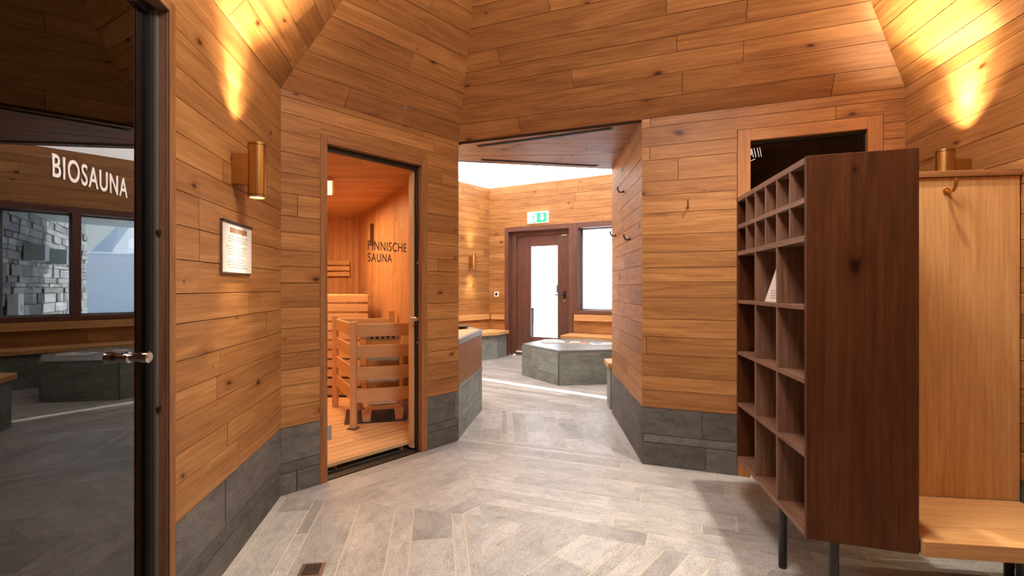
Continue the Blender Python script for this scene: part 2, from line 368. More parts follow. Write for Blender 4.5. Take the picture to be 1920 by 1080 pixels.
nt_ = tiles([C1, C2, N0], 48.1, TR, (.4, .95), 101, N0)
nt_ += tiles([N0, C2, C4, ER], -20.9, (.06, .09, .13, .16), (.4, 1.0), 102, N0)
nt_ += tiles([C1, N0, MM, C7], 99, TR, (.45, 1.0), 103, N0)
nt_ += tiles([N0, ER, C5, C6, MM], 49, TR, (.3, .8), 104, N0)
# border course of the passage, then its own tiles
bx = Vector((fb.U.x, fb.U.y, 0)); bn = -fb.n
def off(p, d): return (p[0]+bn.x*d, p[1]+bn.y*d)
C2b, C3b = off(C2, .13), off(C3, .13); C2b = (C2b[0]-.03, C2b[1]); C3b = (.896, C3b[1]+.01)
nt_ += tiles([C2, C3, C3b, C2b], -20.9, (.065, .07), (.5, 1.1), 105, C2)
nt_ += tiles([C2b, C3b, PR, (-.296, 4.716)], 91, (.05, .12, .16), (.35, .8), 106, C2, gap=.004)
nt_ += tiles(main_far, -33, (.08, .12, .16), (.4, 1.0), 107, far=True, gap=.004)
fg = empty('floor_drain', (-.843, 2.04, 0), 'small square steel slotted drain grate set in the floor tiles', 'drain')
fd_ = Frame((-.85, 1.985), (-.865, 2.084)); ff = Frame((-.892, 1.985), (-.796, 2.0))
MB().box(ff, 0, .1, -.1, 0, 0, .0028).build('frame', 'steel', fg)
for k in range(6): MB().box(ff, .014, .083, -.088+k*.0135, -.081+k*.0135, .0029, .0036).build('slot', 'black', fg)

# ---------------------------------------------------------------- passage
fp = Frame(PR, C3)
o = wall_slab('wall_passage_right', fp, F, [], 'oak-boarded side wall of the passage with three black coat hooks', d0=-.06, ext=(0, 0))
board_wall(o, fp, SL, F, seed=81, lens=(.4, 1.1)); stone_skirt(o, fp, SL, seed=82, rows=[.19, .2])
pc = [C2, C3, (.97, 4.64), (-.75, 4.32), (-.56, 3.95)]
o = tag(MB().slab(pc, F+.012, F+.14).build('ceiling', 'dark_backing'), 'low wedge-shaped wooden ceiling of the passage with two black slits', 'ceiling', kind='structure')
planks(o, 'board', 'oak', (0, 0, F), (1, -.03, 0), (.03, 1, 0), (0, 0, -1), [(x+.03*-y, y+.03*x) for x, y in pc], (.09, .11, .13), (.8, 1.8), seed=83)
def slit(a, b, lab):
    f = Frame(a, b); v = empty('slot_diffuser', ((a[0]+b[0])/2, (a[1]+b[1])/2, F), lab, 'vent', 'slits in the passage ceiling')
    MB().box(f, 0, f.L, -.022, .022, F-.004, F-.001).build('frame', 'black', v)
    for q in (-.009, .009): MB().box(f, .01, f.L-.01, q-.003, q+.003, F-.007, F-.004).build('blade', 'seal_grey', v)
slit((-.28, 3.90), (.728, 3.46), 'black slot vent in the passage ceiling nearer the big room')
slit((-.278, 4.31), (.806, 4.525), 'black slot vent in the passage ceiling nearer the far room')

# ---------------------------------------------------------------- far room
HR = 3.0
for nm, a, b, z0, lab in (('wall_far_front', (.97, 4.665), (-.75, 4.345), F, 'wall band above the passage, facing the far room'),
                          ('wall_far_side', (2.9, 5.35), (.985, 4.645), 0, 'oak-boarded wall of the far room beside the passage'),
                          ('wall_far_right', D1, (2.9, 5.35), 0, 'oak-boarded right wall of the far room'),
                          ('wall_far_counter', (-.60, 3.97), LW0, 0, 'oak-boarded wall behind the counter')):
    f = Frame(a, b); o = wall_slab(nm, f, HR, [], lab, z0=z0, d0=-.06, ext=(0, 0)); board_wall(o, f, z0+.001, HR, seed=hash(len(nm)) % 50)
o = wall_slab('wall_far_back', fd, HR, [DOOR4, WIN], 'oak-boarded far wall with the exit door and window', d0=-.2)
board_wall(o, fd, 0, HR, [DOOR4, WIN], seed=91, lens=(.7, 1.8))
o = wall_slab('wall_far_left', flw, HR, [SLIT], 'oak-boarded left wall of the far room with a small copper lamp', d0=-.08)
board_wall(o, flw, 0, HR, [SLIT], seed=92)
wn = empty('window_2', tuple(flw.p(.54, 0, 0)), 'narrow floor-to-head slit window letting in a strip of sun', 'window', kind='structure')
MB().box(flw, .475, .60, -.05, -.042, .03, 2.2).build('pane', 'glass_clear', wn)
o = tag(MB().slab([LW0, D0, D1, (2.9, 5.35), (.97, 4.64), (-.75, 4.32), (-1.0, 4.8)], HR, HR+.12).build('ceiling', 'ceil_glow'), 'bright white luminous ceiling of the far room', 'ceiling', kind='structure')
# exit door
def bars(name, mat, fr, parts, parent, d0, d1, g=None, bevel=.002):
    for a, b, c, d in parts:
        MB().box(fr, a, b, d0, d1, c, d, (0, 0, 1) if (d-c) > (b-a) else fr.U).build(name, mat, parent, bevel=bevel)
d4 = empty('door_4', tuple(fd.p(1, 0, 0)), 'dark reddish wooden exit door with a tall glass pane at the far end', 'door', kind='structure')
bars('door_frame', 'red_wood', fd, [(.334, .40, 0, 2.27), (1.555, 1.63, 0, 2.27), (.40, 1.555, 2.19, 2.27)], d4, -.19, .012)
bars('door_jamb', 'red_wood', fd, [(.40, .50, .02, 2.19), (1.485, 1.555, .02, 2.19), (.50, 1.485, 2.12, 2.19)], d4, -.2, -.11)
bars('stile', 'red_wood', fd, [(.50, .765, .03, 2.12), (1.285, 1.485, .03, 2.12), (.765, 1.285, 1.93, 2.12), (.765, 1.285, .03, .345)], d4, -.19, -.145)
MB().box(fd, .765, 1.285, -.172, -.160, .345, 1.93).build('pane', 'glass_clear', d4)
MB().box(fd, .50, 1.485, -.2, -.08, 0, .03).build('threshold', 'steel', d4)
MB().box(fd, .50, .68, -.145, -.11, .06, .085).build('weather_bar', 'paper', d4)
h = MB().box(fd, 1.395, 1.435, -.145, -.135, 1.02, 1.15).build('handle', 'black', d4, bevel=.002)
MB().tube([fd.p(1.415, -.135, 1.085), fd.p(1.415, -.085, 1.085), fd.p(1.405, -.08, 1.085), fd.p(1.27, -.08, 1.085)], .011, 10).build('lever', 'black', h, smooth=True)
MB().tube([fd.p(1.42, -.145, .985), fd.p(1.42, -.128, .985)], .028, 16).build('lock', 'sheen', d4, smooth=True)
MB().box(fd, 1.265, 1.30, -.145, -.138, 1.12, 1.25).build('sticker', 'seal_grey', d4)
MB().box(fd, 1.36, 1.46, -.145, -.135, 2.09, 2.105).build('closer_arm', 'steel', d4)
w1 = empty('window_1', tuple(fd.p(2.4, 0, .8)), 'wide two-pane window in dark wood beside the exit door', 'window', kind='structure')
bars('window_frame', 'red_wood', fd, [(1.63, 1.715, .78, 2.27), (3.085, 3.16, .78, 2.27), (2.352, 2.432, .83, 2.185), (1.715, 3.085, 2.185, 2.27), (1.715, 3.085, .78, .835)], w1, -.19, .012)
for a, b in ((1.715, 2.352), (2.432, 3.085)):
    pn = MB().box(fd, a, b, -.165, -.153, .835, 2.185).build('pane', 'glass_clear', w1)
    bars('glazing_bead', 'grey', fd, [(a, a+.022, .835, 2.185), (b-.022, b, .835, 2.185), (a, b, .835, .857), (a, b, 2.163, 2.185)], pn, -.175, -.153, bevel=0)
# backrest boards
def one(name, mb, mat, label, cat, group=None, bevel=.003, smooth=False):
    return tag(mb.build(name, mat, bevel=bevel, smooth=smooth), label, cat, group)
one('backrest_board', MB().box(fd, 1.66, 3.70, .001, .05, .665, .766), 'oak_pale', 'long pale wooden backrest board under the window', 'backrest')
one('backrest_board', MB().box(fd, .07, .334, .001, .05, .64, .73), 'oak_pale', 'short pale backrest board left of the exit door', 'backrest')
one('backrest_board', MB().box(flw, 1.0, 2.38, .001, .05, .64, .73), 'oak_pale', 'pale backrest board under the small copper lamp in the far room', 'backrest')
# benches of the far room
def bench(poly, base, label, fr_front=None):
    cx = sum(p[0] for p in poly)/len(poly); cy = sum(p[1] for p in poly)/len(poly)
    b = empty('bench', (cx, cy, 0), label, 'bench', 'stone benches along the far room walls')
    MB().slab(poly, .41, .46).build('seat', 'oak_pale', b, bevel=.004)
    MB().slab(base, .0, .41, g=(1, 0, 0)).build('stone_base', 'slate', b, bevel=.003)
    return b
bench([(-.22, 8.04), (-.75, 7.70), (-1.0, 7.5), (-1.16, 7.76), (-.42, 8.67), (-.135, 8.52), (-.05, 8.38)],
      [(-.25, 8.12), (-.77, 7.78), (-1.0, 7.6), (-1.13, 7.76), (-.43, 8.66), (-.15, 8.515), (-.095, 8.47)], 'corner bench left of the exit door, pale wood seat on stone')
q = lambda u, d: tuple(fd.p(u, d, 0))[:2]
bench([q(1.58, .02), q(1.60, .47), q(3.7, .47), q(3.7, .02)], [q(1.66, .015), q(1.68, .41), q(3.7, .41), q(3.7, .015)], 'long bench under the window, pale wood seat on stone')
bench([(.945, 4.72), (.965, 5.02), (1.9, 5.44), (2.6, 5.55), (2.75, 5.36), (1.0, 4.70)], [(.967, 4.74), (.985, 4.98), (1.9, 5.38), (2.6, 5.5), (2.7, 5.35), (1.0, 4.72)], 'bench end showing behind the right edge of the passage')
# hexagonal stone table
tb = empty('stone_table', (.9, 6.6, 0), 'low hexagonal grey-green stone block table with magazines in the far room', 'table')
TP = [(.147, 6.63), (.577, 5.90), (1.30, 6.02), (1.62, 6.66), (1.2, 7.25), (.5, 7.2)]
cx, cy = .9, 6.6; sh = lambda k: [(cx+(x-cx)*k, cy+(y-cy)*k) for x, y in TP]
MB().slab(sh(.97), 0, .40).build('core', 'grout_dark', tb)
for i in range(6):
    f = Frame(sh(.995)[(i+1) % 6], sh(.995)[i])
    for z0, z1 in ((0, .13), (.132, .26), (.262, .40)):
        u = 0; random.seed(i*7+int(z0*100))
        while u < f.L-.01:
            u1 = min(f.L, u+random.uniform(.35, .7)); u1 = f.L if f.L-u1 < .15 else u1
            MB().box(f, u+.001, u1-.001, -.018, 0, z0, z1).build('stone_panel', 'slate', tb); u = u1
MB().slab(TP, .402, .432).build('table_top', 'slab', tb, bevel=.003)
def magazine(x, y, ang, z, cover, label, open_=False, sz=(.30, .21)):
    a = math.radians(ang); ux = Vector((math.cos(a), math.sin(a), 0)); m = empty('magazine', (x, y, z), label, 'magazine', 'magazines on the stone table')
    f = Frame((x-ux.x*sz[0]/2, y-ux.y*sz[0]/2), (x+ux.x*sz[0]/2, y+ux.y*sz[0]/2))
    MB().box(f, 0, sz[0], -sz[1]/2, sz[1]/2, z+.001, z+.011).build('pages', 'paper', m)
    MB().box(f, .0, sz[0], -sz[1]/2, sz[1]/2, z+.011, z+.0125).build('cover', cover, m)
    MB().box(f, .03, sz[0]*.55, -sz[1]*.35, sz[1]*.2, z+.0125, z+.0132).build('picture', 'print_c' if cover != 'print_a' else 'paper', m)
    MB().box(f, sz[0]*.62, sz[0]*.9, -sz[1]*.1, sz[1]*.3, z+.0125, z+.0132).build('picture', 'print_b', m)
magazine(.58, 6.78, 10, .432, 'paper', 'pale magazine lying leftmost on the stone table')
magazine(.93, 6.70, -12, .432, 'print_a', 'brown and white magazine lying in the middle of the stone table')
magazine(1.22, 6.52, 6, .432, 'paper', 'white magazine lying rightmost on the stone table')
# counter
ct = empty('reception_counter', (-.6, 4.6, 0), 'counter with stone plinth, wooden front and pale stone edge left of the passage', 'counter')
CP = [(-.423, 3.80), (-.296, 4.716), (-.60, 5.33), (-1.1, 5.3), (-.56, 4.05)]
fcn = Frame((-.423, 3.80), (-.296, 4.716)); fcn2 = Frame((-.296, 4.716), (-.60, 5.33))
shr = [(-.436, 3.82), (-.312, 4.71), (-.61, 5.31), (-1.08, 5.28), (-.56, 4.07)]
MB().slab(shr, 0, .75).build('core', 'grout_dark', ct)
for f, s in ((fcn, 5), (fcn2, 6)):
    planks(ct, 'stone_tile', 'slate', f.p(0, 0, 0), f.U, (0, 0, 1), f.n, [(0, 0), (f.L, 0), (f.L, .40), (0, .40)], [.14, .07, .19], (.3, .6), seed=s, thick=.012, gap=.003)
    MB().box(f, 0, f.L, -.012, .006, .402, .428).build('ledge', 'slab', ct)
    MB().box(f, 0, f.L, -.012, 0, .43, .748).build('front_panel', 'oak_frame', ct)
    MB().box(f, 0, f.L, -.03, .006, .75, .793).build('edge_strip', 'slab', ct)
MB().slab([(x-.03, y) for x, y in CP], .75, .79, g=(.3, 1, 0)).build('counter_top', 'oak_pale', ct)
dh = empty('dish', (-.52, 4.86, .79), 'small round black dish on the counter top', 'dish')
mb = MB()
for r0, r1, z0, z1 in ((.03, .075, .794, .799), (.075, .085, .799, .815)):
    mb.tube([(-.52, 4.86, z0), (-.52, 4.86, z1)], [r0, r1], 20)
mb.build('bowl', 'black', dh, smooth=True); MB().tube([(-.52, 4.86, .812), (-.52, 4.86, .817)], [.088, .09], 24).build('rim', 'black', dh, smooth=True)
pl = empty('added_pendant_lamp', (-.95, 5.25, HR), 'unseen white globe pendant lamp added over the counter to light the passage wall', 'lamp')  # made-up pendant hidden behind the wall, added for its light
MB().tube([(-.95, 5.25, HR-.001), (-.95, 5.25, 2.55)], .006, 8).build('cord', 'black', pl); MB().tube([(-.95, 5.25, 2.55), (-.95, 5.25, 2.51), (-.95, 5.25, 2.44)], [.03, .14, .17], 28).build('shade', 'white', pl, smooth=True)
MB().tube([(-.95, 5.25, 2.438), (-.95, 5.25, 2.40), (-.95, 5.25, 2.38)], [.15, .12, .04], 24).build('diffuser', 'glow', pl, smooth=True)
# exit sign
es = empty('exit_sign', tuple(fd.p(.99, 0, 2.31)), 'green and white lit emergency exit sign above the exit door', 'sign')
MB().box(fd, .805, 1.185, .001, .05, 2.31, 2.50).build('housing', 'sign_white', es, bevel=.003)
MB().box(fd, .835, 1.165, .05, .056, 2.315, 2.475).build('green_panel', 'green', es)
def glyph(fr, name, mat, parent, polys, d, t=.001):
    mb = MB()
    for P in polys: mb.prism([fr.p(u, d, z) for u, z in P], [fr.p(u, d+t, z) for u, z in P])
    return mb.build(name, mat, parent)
z0 = 2.33
glyph(fd, 'door_symbol', 'sign_white', es, [[(.845, z0), (.985, z0), (.985, z0+.13), (.845, z0+.13)]], .056)
man = [[(.925, z0+.105), (.945, z0+.105), (.945, z0+.125), (.925, z0+.125)], [(.905, z0+.05), (.93, z0+.05), (.94, z0+.1), (.912, z0+.1)], [(.93, z0+.085), (.965, z0+.068), (.967, z0+.078), (.935, z0+.1)],
       [(.88, z0+.075), (.91, z0+.09), (.912, z0+.1), (.878, z0+.083)], [(.92, z0+.055), (.95, z0+.03), (.958, z0+.036), (.93, z0+.062)], [(.95, z0+.005), (.96, z0+.005), (.96, z0+.036), (.948, z0+.034)], [(.905, z0+.052), (.918, z0+.05), (.895, z0+.008), (.88, z0+.012)]]
glyph(fd, 'running_figure', 'green', es, man, .057)
glyph(fd, 'arrow', 'sign_white', es, [[(1.065, z0+.06), (1.105, z0+.06), (1.105, z0+.125), (1.065, z0+.125)], [(1.085, z0+.005), (1.135, z0+.062), (1.035, z0+.062)]], .056)
ol = empty('wall_socket', tuple(fd.p(.16, 0, 1.09)), 'small square white wall socket with black centre left of the exit door', 'socket')
MB().box(fd, .115, .205, .001, .012, 1.045, 1.135).build('plate', 'white', ol, bevel=.002)
MB().tube([fd.p(.16, .012, 1.09), fd.p(.16, .015, 1.09)], .026, 20).build('socket_hole', 'black', ol)

# ---------------------------------------------------------------- glass doors
def text_mesh(s, fr, u0, u1, z0, z1, d, mat, parent, name='lettering', t=.0012):
    cu = bpy.data.curves.new('t', 'FONT'); cu.body = s; cu.space_character = 1.12; cu.extrude = .001; cu.offset = .010
    ob = bpy.data.objects.new('t', cu); C.objects.link(ob); dg = bpy.context.evaluated_depsgraph_get()
    me = bpy.data.meshes.new_from_object(ob.evaluated_get(dg)); bpy.data.objects.remove(ob)
    xs = [v.co.x for v in me.vertices]; ys = [v.co.y for v in me.vertices]; zs = [v.co.z for v in me.vertices]
    for v in me.vertices:
        u = u0+(v.co.x-min(xs))/(max(xs)-min(xs))*(u1-u0); z = z0+(v.co.y-min(ys))/(max(ys)-min(ys))*(z1-z0)
        dd = d+(v.co.z-min(zs))/(max(zs)-min(zs))*t; v.co = fr.p(u, dd, z)
    me.materials.clear(); me.materials.append(M[mat]); o = bpy.data.objects.new(name, me); C.objects.link(o)
    if parent: o.parent = parent; o.matrix_parent_inverse = pinv(parent)
    return o
d1 = empty('door_1', tuple(fl.p(1.4, 0, 0)), 'dark glass door on the left lettered BIOSAUNA in an oak frame', 'door', kind='structure')
bars('door_frame', 'oak_dark', fl, [(.93, .966, 0, 2.162), (1.926, 1.962, 0, 2.162), (.966, 1.926, 2.125, 2.162)], d1, -.12, -.001)  # shade of the reveal is put into this darker oak
bars('architrave', 'oak_frame', fl, [(.93, .966, 0, 2.162), (1.926, 1.962, 0, 2.162), (.966, 1.926, 2.125, 2.162)], d1, 0, .005)
MB().box(fl, 1.912, 1.926, -.075, -.030, .005, 2.125).build('seal', 'seal_grey', d1)
MB().box(fl, 1.890, 1.912, -.075, -.038, .005, 2.125).build('seal', 'seal', d1)
MB().box(fl, .966, 1.89, -.075, -.044, 2.095, 2.125).build('seal', 'seal', d1)
MB().box(fl, .97, 1.892, -.058, -.050, .012, 2.098).build('glass_pane', 'glass_dark', d1)
text_mesh('BIOSAUNA', fl, 1.505, 1.795, 1.474, 1.532, -.0495, 'letter', d1)
for z in (1.385, .80): MB().tube([fl.p(1.919, -.03, z), fl.p(1.919, -.022, z)], .009, 12).build('door_buffer', 'seal', d1, smooth=True)
def knob(fr, u, d, z, parent, mat='chrome', k=1.0):
    h = MB().tube([fr.p(u, d, z), fr.p(u, d+.004, z), fr.p(u, d+.004, z), fr.p(u, d+.03, z), fr.p(u, d+.034, z), fr.p(u, d+.045, z), fr.p(u, d+.058, z), fr.p(u, d+.062, z)],
                  [.017*k, .017*k, .0125*k, .0125*k, .015*k, .0185*k, .0185*k, .014*k], 20).build('knob', mat, parent, smooth=True)
knob(fl, 1.80, -.050, .987, d1)
# dark biosauna beyond the glass
bz = Frame((-1.05, .2), (-1.3, 2.2)); mb = MB()
mb.slab([(-1.25, .3), (-3.2, .3), (-3.2, 2.5), (-1.45, 2.5)], -.002, .002); mb.slab([(-1.16, .3), (-3.2, .3), (-3.2, 2.5), (-1.50, 2.5)], 2.3, 2.38)
mb.slab([(-3.2, .3), (-3.3, .3), (-3.3, 2.5), (-3.2, 2.5)], -.05, 2.3); mb.slab([(-1.10, .25), (-3.2, .25), (-3.2, .3), (-1.10, .3)], -.05, 2.3); mb.slab([(-1.42, 2.5), (-3.2, 2.5), (-3.2, 2.56), (-1.42, 2.56)], -.05, 2.3)
tag(mb.build('wall_biosauna', 'dark'), 'unlit dark room behind the lettered glass door', 'wall', kind='structure')

d2 = empty('door_2', tuple(fs_.p(.64, 0, 0)), 'clear glass door lettered FINNISCHE SAUNA in an oak frame', 'door', kind='structure')
bars('door_frame', 'oak_frame', fs_, [(.233, .280, 0, 2.148), (1.003, 1.053, 0, 2.148), (.280, 1.003, 2.095, 2.148)], d2, -.12, .004)
MB().box(fs_, .28, .30, -.12, -.065, .02, 2.095, (0, 0, 1)).build('door_stop', 'spruce_pale', d2)
MB().box(fs_, .975, 1.003, -.12, -.068, .02, 2.07, (0, 0, 1)).build('door_stop', 'spruce_pale', d2)
MB().box(fs_, .988, 1.003, -.068, -.040, .02, 2.095).build('seal', 'seal', d2)
MB().box(fs_, .28, 1.0, -.068, -.044, 2.062, 2.095).build('seal', 'seal', d2)
MB().box(fs_, .285, .988, -.060, -.052, .055, 2.062).build('glass_pane', 'glass_clear', d2)
MB().box(fs_, .28, 1.003, -.12, -.01, .0, .008).build('threshold', 'black', d2)
text_mesh('FINNISCHE', fs_, .593, .905, 1.457, 1.521, -.0515, 'letter_dark', d2)
text_mesh('SAUNA', fs_, .593, .783, 1.378, 1.438, -.0515, 'letter_dark', d2)
knob(fs_, .955, -.052, .977, d2, k=.8)
MB().box(fs_, .287, .335, -.064, -.048, .238, .33).build('hinge', 'steel', d2, bevel=.002)
for z in (1.385, .80): MB().tube([fs_.p(.995, -.04, z), fs_.p(.995, -.034, z)], .008, 12).build('door_buffer', 'steel', d2)

d3 = empty('door_3', tuple(fb.p(2.37, 0, 0)), 'black glass door in a wide oak frame behind the pigeonhole shelf', 'door', kind='structure')
bars('door_frame', 'oak_trim', fb, [(1.992, 2.066, 0, 2.207), (2.685, 2.759, 0, 2.207), (2.066, 2.685, 2.134, 2.207)], d3, -.1, .003)
MB().box(fb, 2.066, 2.685, -.05, -.042, .01, 2.134).build('glass_pane', 'glass_black', d3)
MB().box(fb, 2.066, 2.685, -.041, -.030, 2.118, 2.134).build('seal', 'seal', d3)
glyph(fb, 'lettering', 'letter', d3, [[(2.085+i*.014+j, 2.035), (2.085+i*.014+j+.004, 2.035), (2.078+i*.014+j, 2.095), (2.074+i*.014+j, 2.095)] for i, j in ((0, 0), (1, 0), (2, .004), (3, .004))], -.0418)  # plain white bars on the pane, here and below
glyph(fb, 'lettering', 'letter', d3, [[(2.068, 2.05), (2.078, 2.05), (2.076, 2.09), (2.068, 2.09)], [(2.068, 2.012), (2.098, 2.022), (2.097, 2.026), (2.068, 2.017)]], -.0418)
fr3 = Frame((1.2, 4.6), (2.9, 3.9)); mb = MB()
fbk = fb
mb.box(fbk, 1.95, 1.98, -1.3, -.1, 0, 2.35); mb.box(fbk, 2.9, 2.95, -1.3, -.1, 0, 2.35); mb.box(fbk, 1.95, 2.95, -1.35, -1.3, 0, 2.35); mb.box(fbk, 1.95, 2.95, -1.35, -.1, 2.3, 2.38); mb.box(fbk, 1.95, 2.95, -1.35, -.1, -.002, .002)
tag(mb.build('wall_steam_room', 'dark'), 'unlit dark room behind the black glass door', 'wall', kind='structure')

# ---------------------------------------------------------------- finnish sauna cabin
SF = (-2.06, 6.43); SN = (-.610, 3.730); SC = 2.15
fsr, fsf = Frame(SF, SN), Frame((-3.2, 6.43), SF)
fsl, fsb = Frame((-3.2, 3.2), (-3.2, 6.43)), Frame((-1.385, 2.87), (-3.2, 3.2))
NB = (.085, .092)
def vboards(o, f, z1, seed, u1=None):
    L = f.L if u1 is None else u1
    planks(o, 'board', 'spruce', f.p(0, 0, 0), (0, 0, 1), f.U, f.n, [(0, 0), (z1, 0), (z1, L), (0, L)], NB, (3, 4), seed=seed, gap=.004, jit=.0004)
for nm, f, s, lab in (('wall_sauna_right', fsr, 1, 'right wall of the sauna cabin of narrow upright spruce boards'), ('wall_sauna_back', fsf, 2, 'back wall of the sauna cabin of upright spruce boards'), ('wall_sauna_left', fsl, 3, 'left wall of the sauna cabin of upright spruce boards'), ('wall_sauna_front', fsb, 4, 'front wall of the sauna cabin beside its door')):
    o = wall_slab(nm, f, SC+.02, [], lab, mat='spruce', d0=-.05, ext=(0, 0)); vboards(o, f, SC, 200+s)
SP = [(-1.20, 2.93), (-3.2, 3.2), (-3.2, 6.43), SF, SN, (-.49, 3.72)]
SPc = [tuple(fs_.p(.02, -.101, 0))[:2], (-3.2, 3.2), (-3.2, 6.43), SF, SN, tuple(fs_.p(1.20, -.101, 0))[:2]]
o = tag(MB().slab(SPc, SC+.012, SC+.06).build('ceiling', 'spruce'), 'boarded spruce ceiling of the sauna cabin', 'ceiling', kind='structure')
planks(o, 'board', 'spruce', (0, 0, SC), (1, 0, 0), (0, 1, 0), (0, 0, -1), [(x, y) for x, y in SPc], (.088, .09), (3, 5), seed=210, gap=.004, jit=.0004)
o = tag(MB().slab(SPc, -.002, .002).build('floor', 'skirt'), 'dark floor below the wooden sauna deck', 'floor', kind='structure')
dk = empty('sauna_deck', (-1.5, 4, 0), 'slatted spruce floor deck inside the sauna cabin', 'floor deck')
a = math.radians(48.1); U = Vector((math.cos(a), math.sin(a), 0)); V = Vector((-U.y, U.x, 0)); O0 = fs_.p(.29, -.075, 0)
dpoly = [tuple(fs_.p(.285, -.125, 0))[:2], (-1.36, 3.05), (-2.9, 3.25), (-2.9, 5.0), (-1.36, 5.0), (-.63, 3.66), tuple(fs_.p(.97, -.125, 0))[:2]]
loc = [((x-O0.x)*U.x+(y-O0.y)*U.y, (x-O0.x)*V.x+(y-O0.y)*V.y) for x, y in dpoly]
planks(dk, 'slat', 'spruce_pale', (O0.x, O0.y, .06), U, V, (0, 0, 1), loc, .085, (4, 5), thick=.022, gap=.006, seed=211)
MB().slab([(-1.15, 3.15), (-1.2, 3.2), (-2.2, 4.6), (-2.15, 4.6)], 0, .038, g=(0, 1, 0)).build('joist', 'spruce', dk)
MB().slab([(-.8, 3.52), (-.85, 3.57), (-1.6, 4.6), (-1.55, 4.6)], 0, .038, g=(0, 1, 0)).build('joist', 'spruce', dk)
# benches
bn = empty('sauna_bench', (-2.3, 5.4, 0), 'high stepped spruce sauna bench with slatted front', 'bench')
fbn = Frame((-3.1, 5.15), (-1.545, 5.15))
for k in range(11):
    z = 1.125-k*.1; MB().box(fbn, 0, fbn.L, -.02, .0, z-.076, z, fbn.U).build('front_slat', 'spruce_pale', bn, bevel=.003)
for k in range(6):
    MB().box(fbn, 0, fbn.L-.052*k, -.02-.095*(k+1), -.02-.095*k-.012, 1.10, 1.128, fbn.U).build('seat_slat', 'spruce_pale', bn, bevel=.003)
MB().box(fbn, fbn.L-.06, fbn.L-.02, -.08, -.021, .0, 1.10).build('side_panel', 'spruce', bn)
br = empty('slatted_headrest', (-2.5, 6.4, 1.4), 'short slatted spruce headrest rack on the back wall of the sauna', 'headrest')
for z in (1.415, 1.49, 1.565): MB().box(fsf, .1, fsf.L-.10, .03, .05, z-.058, z, fsf.U).build('slat', 'spruce_pale', br, bevel=.003)
for u in (.25, fsf.L-.2): MB().box(fsf, u, u+.05, .001, .03, 1.36, 1.565).build('bracket', 'spruce', br)
# stove guard rail
gd = empty('stove_guard', (-1.2, 4.1, .06), 'spruce guard railing around the sauna stove', 'railing')
G0, G1, G2 = (-1.285, 3.89), (-.86, 4.06), (-1.70, 4.62)
fg1 = Frame(G0, G1); fg2 = Frame(G2, G0); fg3 = Frame((-1.70, 4.63), (-1.17, 4.66))
Zr = [(.80, .905), (.625, .73), (.445, .55), (.265, .37)]
for a, b in Zr: MB().box(fg1, .02, fg1.L, -.022, 0, a, b).build('rail', 'spruce_pale', gd, bevel=.003)
for a, b in Zr: MB().box(fg2, .0, fg2.L-.03, -.022, 0, a, b).build('rail', 'spruce_pale', gd, bevel=.003)
MB().box(fg3, .0, fg3.L-.02, -.022, 0, .80, .905).build('rail', 'spruce_pale', gd, bevel=.003)
def post(x, y, r=.024, z0=.062, z1=.93): MB().slab([(x-r, y-r), (x+r, y-r), (x+r, y+r), (x-r, y+r)], z0, z1, g=(0, 0, 1)).build('post', 'spruce_pale', gd, bevel=.003)
post(G0[0], G0[1]+.004, z1=.925); post(G2[0], G2[1], z1=.935); post(-1.165, 4.655, z1=.98)
ft = MB().slab([(G0[0]-.045, G0[1]-.03), (G0[0]+.03, G0[1]-.045), (G0[0]+.045, G0[1]+.03), (G0[0]-.03, G0[1]+.04)], .061, .066).build('foot_plate', 'black', gd)
# stove
st = empty('sauna_stove', (-1.15, 4.33, 0), 'steel sauna stove filled with dark stones behind the guard', 'stove')
SR = [(-1.24, 4.10), (-.98, 4.18), (-1.16, 4.55), (-1.42, 4.47)]
MB().slab(SR, .30, .76, g=(0, 0, 1)).build('body', 'sheen', st, bevel=.006)
k2 = lambda k: [(-1.2+(x+1.2)*k, 4.325+(y-4.325)*k) for x, y in SR]
rim = MB().slab(k2(1.06), .755, .79).build('tray', 'steel', st, bevel=.003)
for s_ in range(5):
    f = Frame(SR[0], SR[1]); MB().box(f, .03+s_*.045, .05+s_*.045, .022, .026, .765, .785).build('vent_slot', 'black', st)
random.seed(5)
for i in range(60):
    x, y = random.uniform(-1.36, -1.03), random.uniform(4.16, 4.50); z = random.uniform(.80, .84); r = random.uniform(.025, .04)
    s1 = (x-(-1.2))*.28; 
    if abs((y-4.325)-s1*0.9) > .17: continue
    bm = bmesh.new(); bmesh.ops.create_icosphere(bm, subdivisions=1, radius=r)
    vs = [Vector((v.co.x*random.uniform(.7, 1.25), v.co.y*random.uniform(.7, 1.25), v.co.z*.7))+Vector((x, y, z)) for v in bm.verts]
    fsx = [[v.index for v in f.verts] for f in bm.faces]; bm.free()
    MB().solid(vs, fsx).build('stone', 'skirt', st)
MB().slab(k2(1.04), .155, .185, g=(1, 0, 0)).build('stand_top', 'spruce_pale', st, bevel=.003)
for p, sx in ((SR[0], 1), (SR[1], -1), (SR[2], -1), (SR[3], 1)):
    x, y = p; MB().prism([(x-.03, y-.02, .064), (x+.03, y-.02, .064), (x+.03, y+.02, .064), (x-.03, y+.02, .064)], [(x-.04, y-.02, .155), (x+.04, y-.02, .155), (x+.04, y+.02, .155), (x-.04, y+.02, .155)]).build('leg', 'spruce_pale', st)
MB().slab([(-1.40, 4.0), (-.9, 4.12), (-1.1, 4.62), (-1.55, 4.5)], .0612, .064).build('base_plate', 'black', st)
MB().slab(k2(.85), .19, .30, g=(0, 0, 1)).build('burner_box', 'sheen', st)
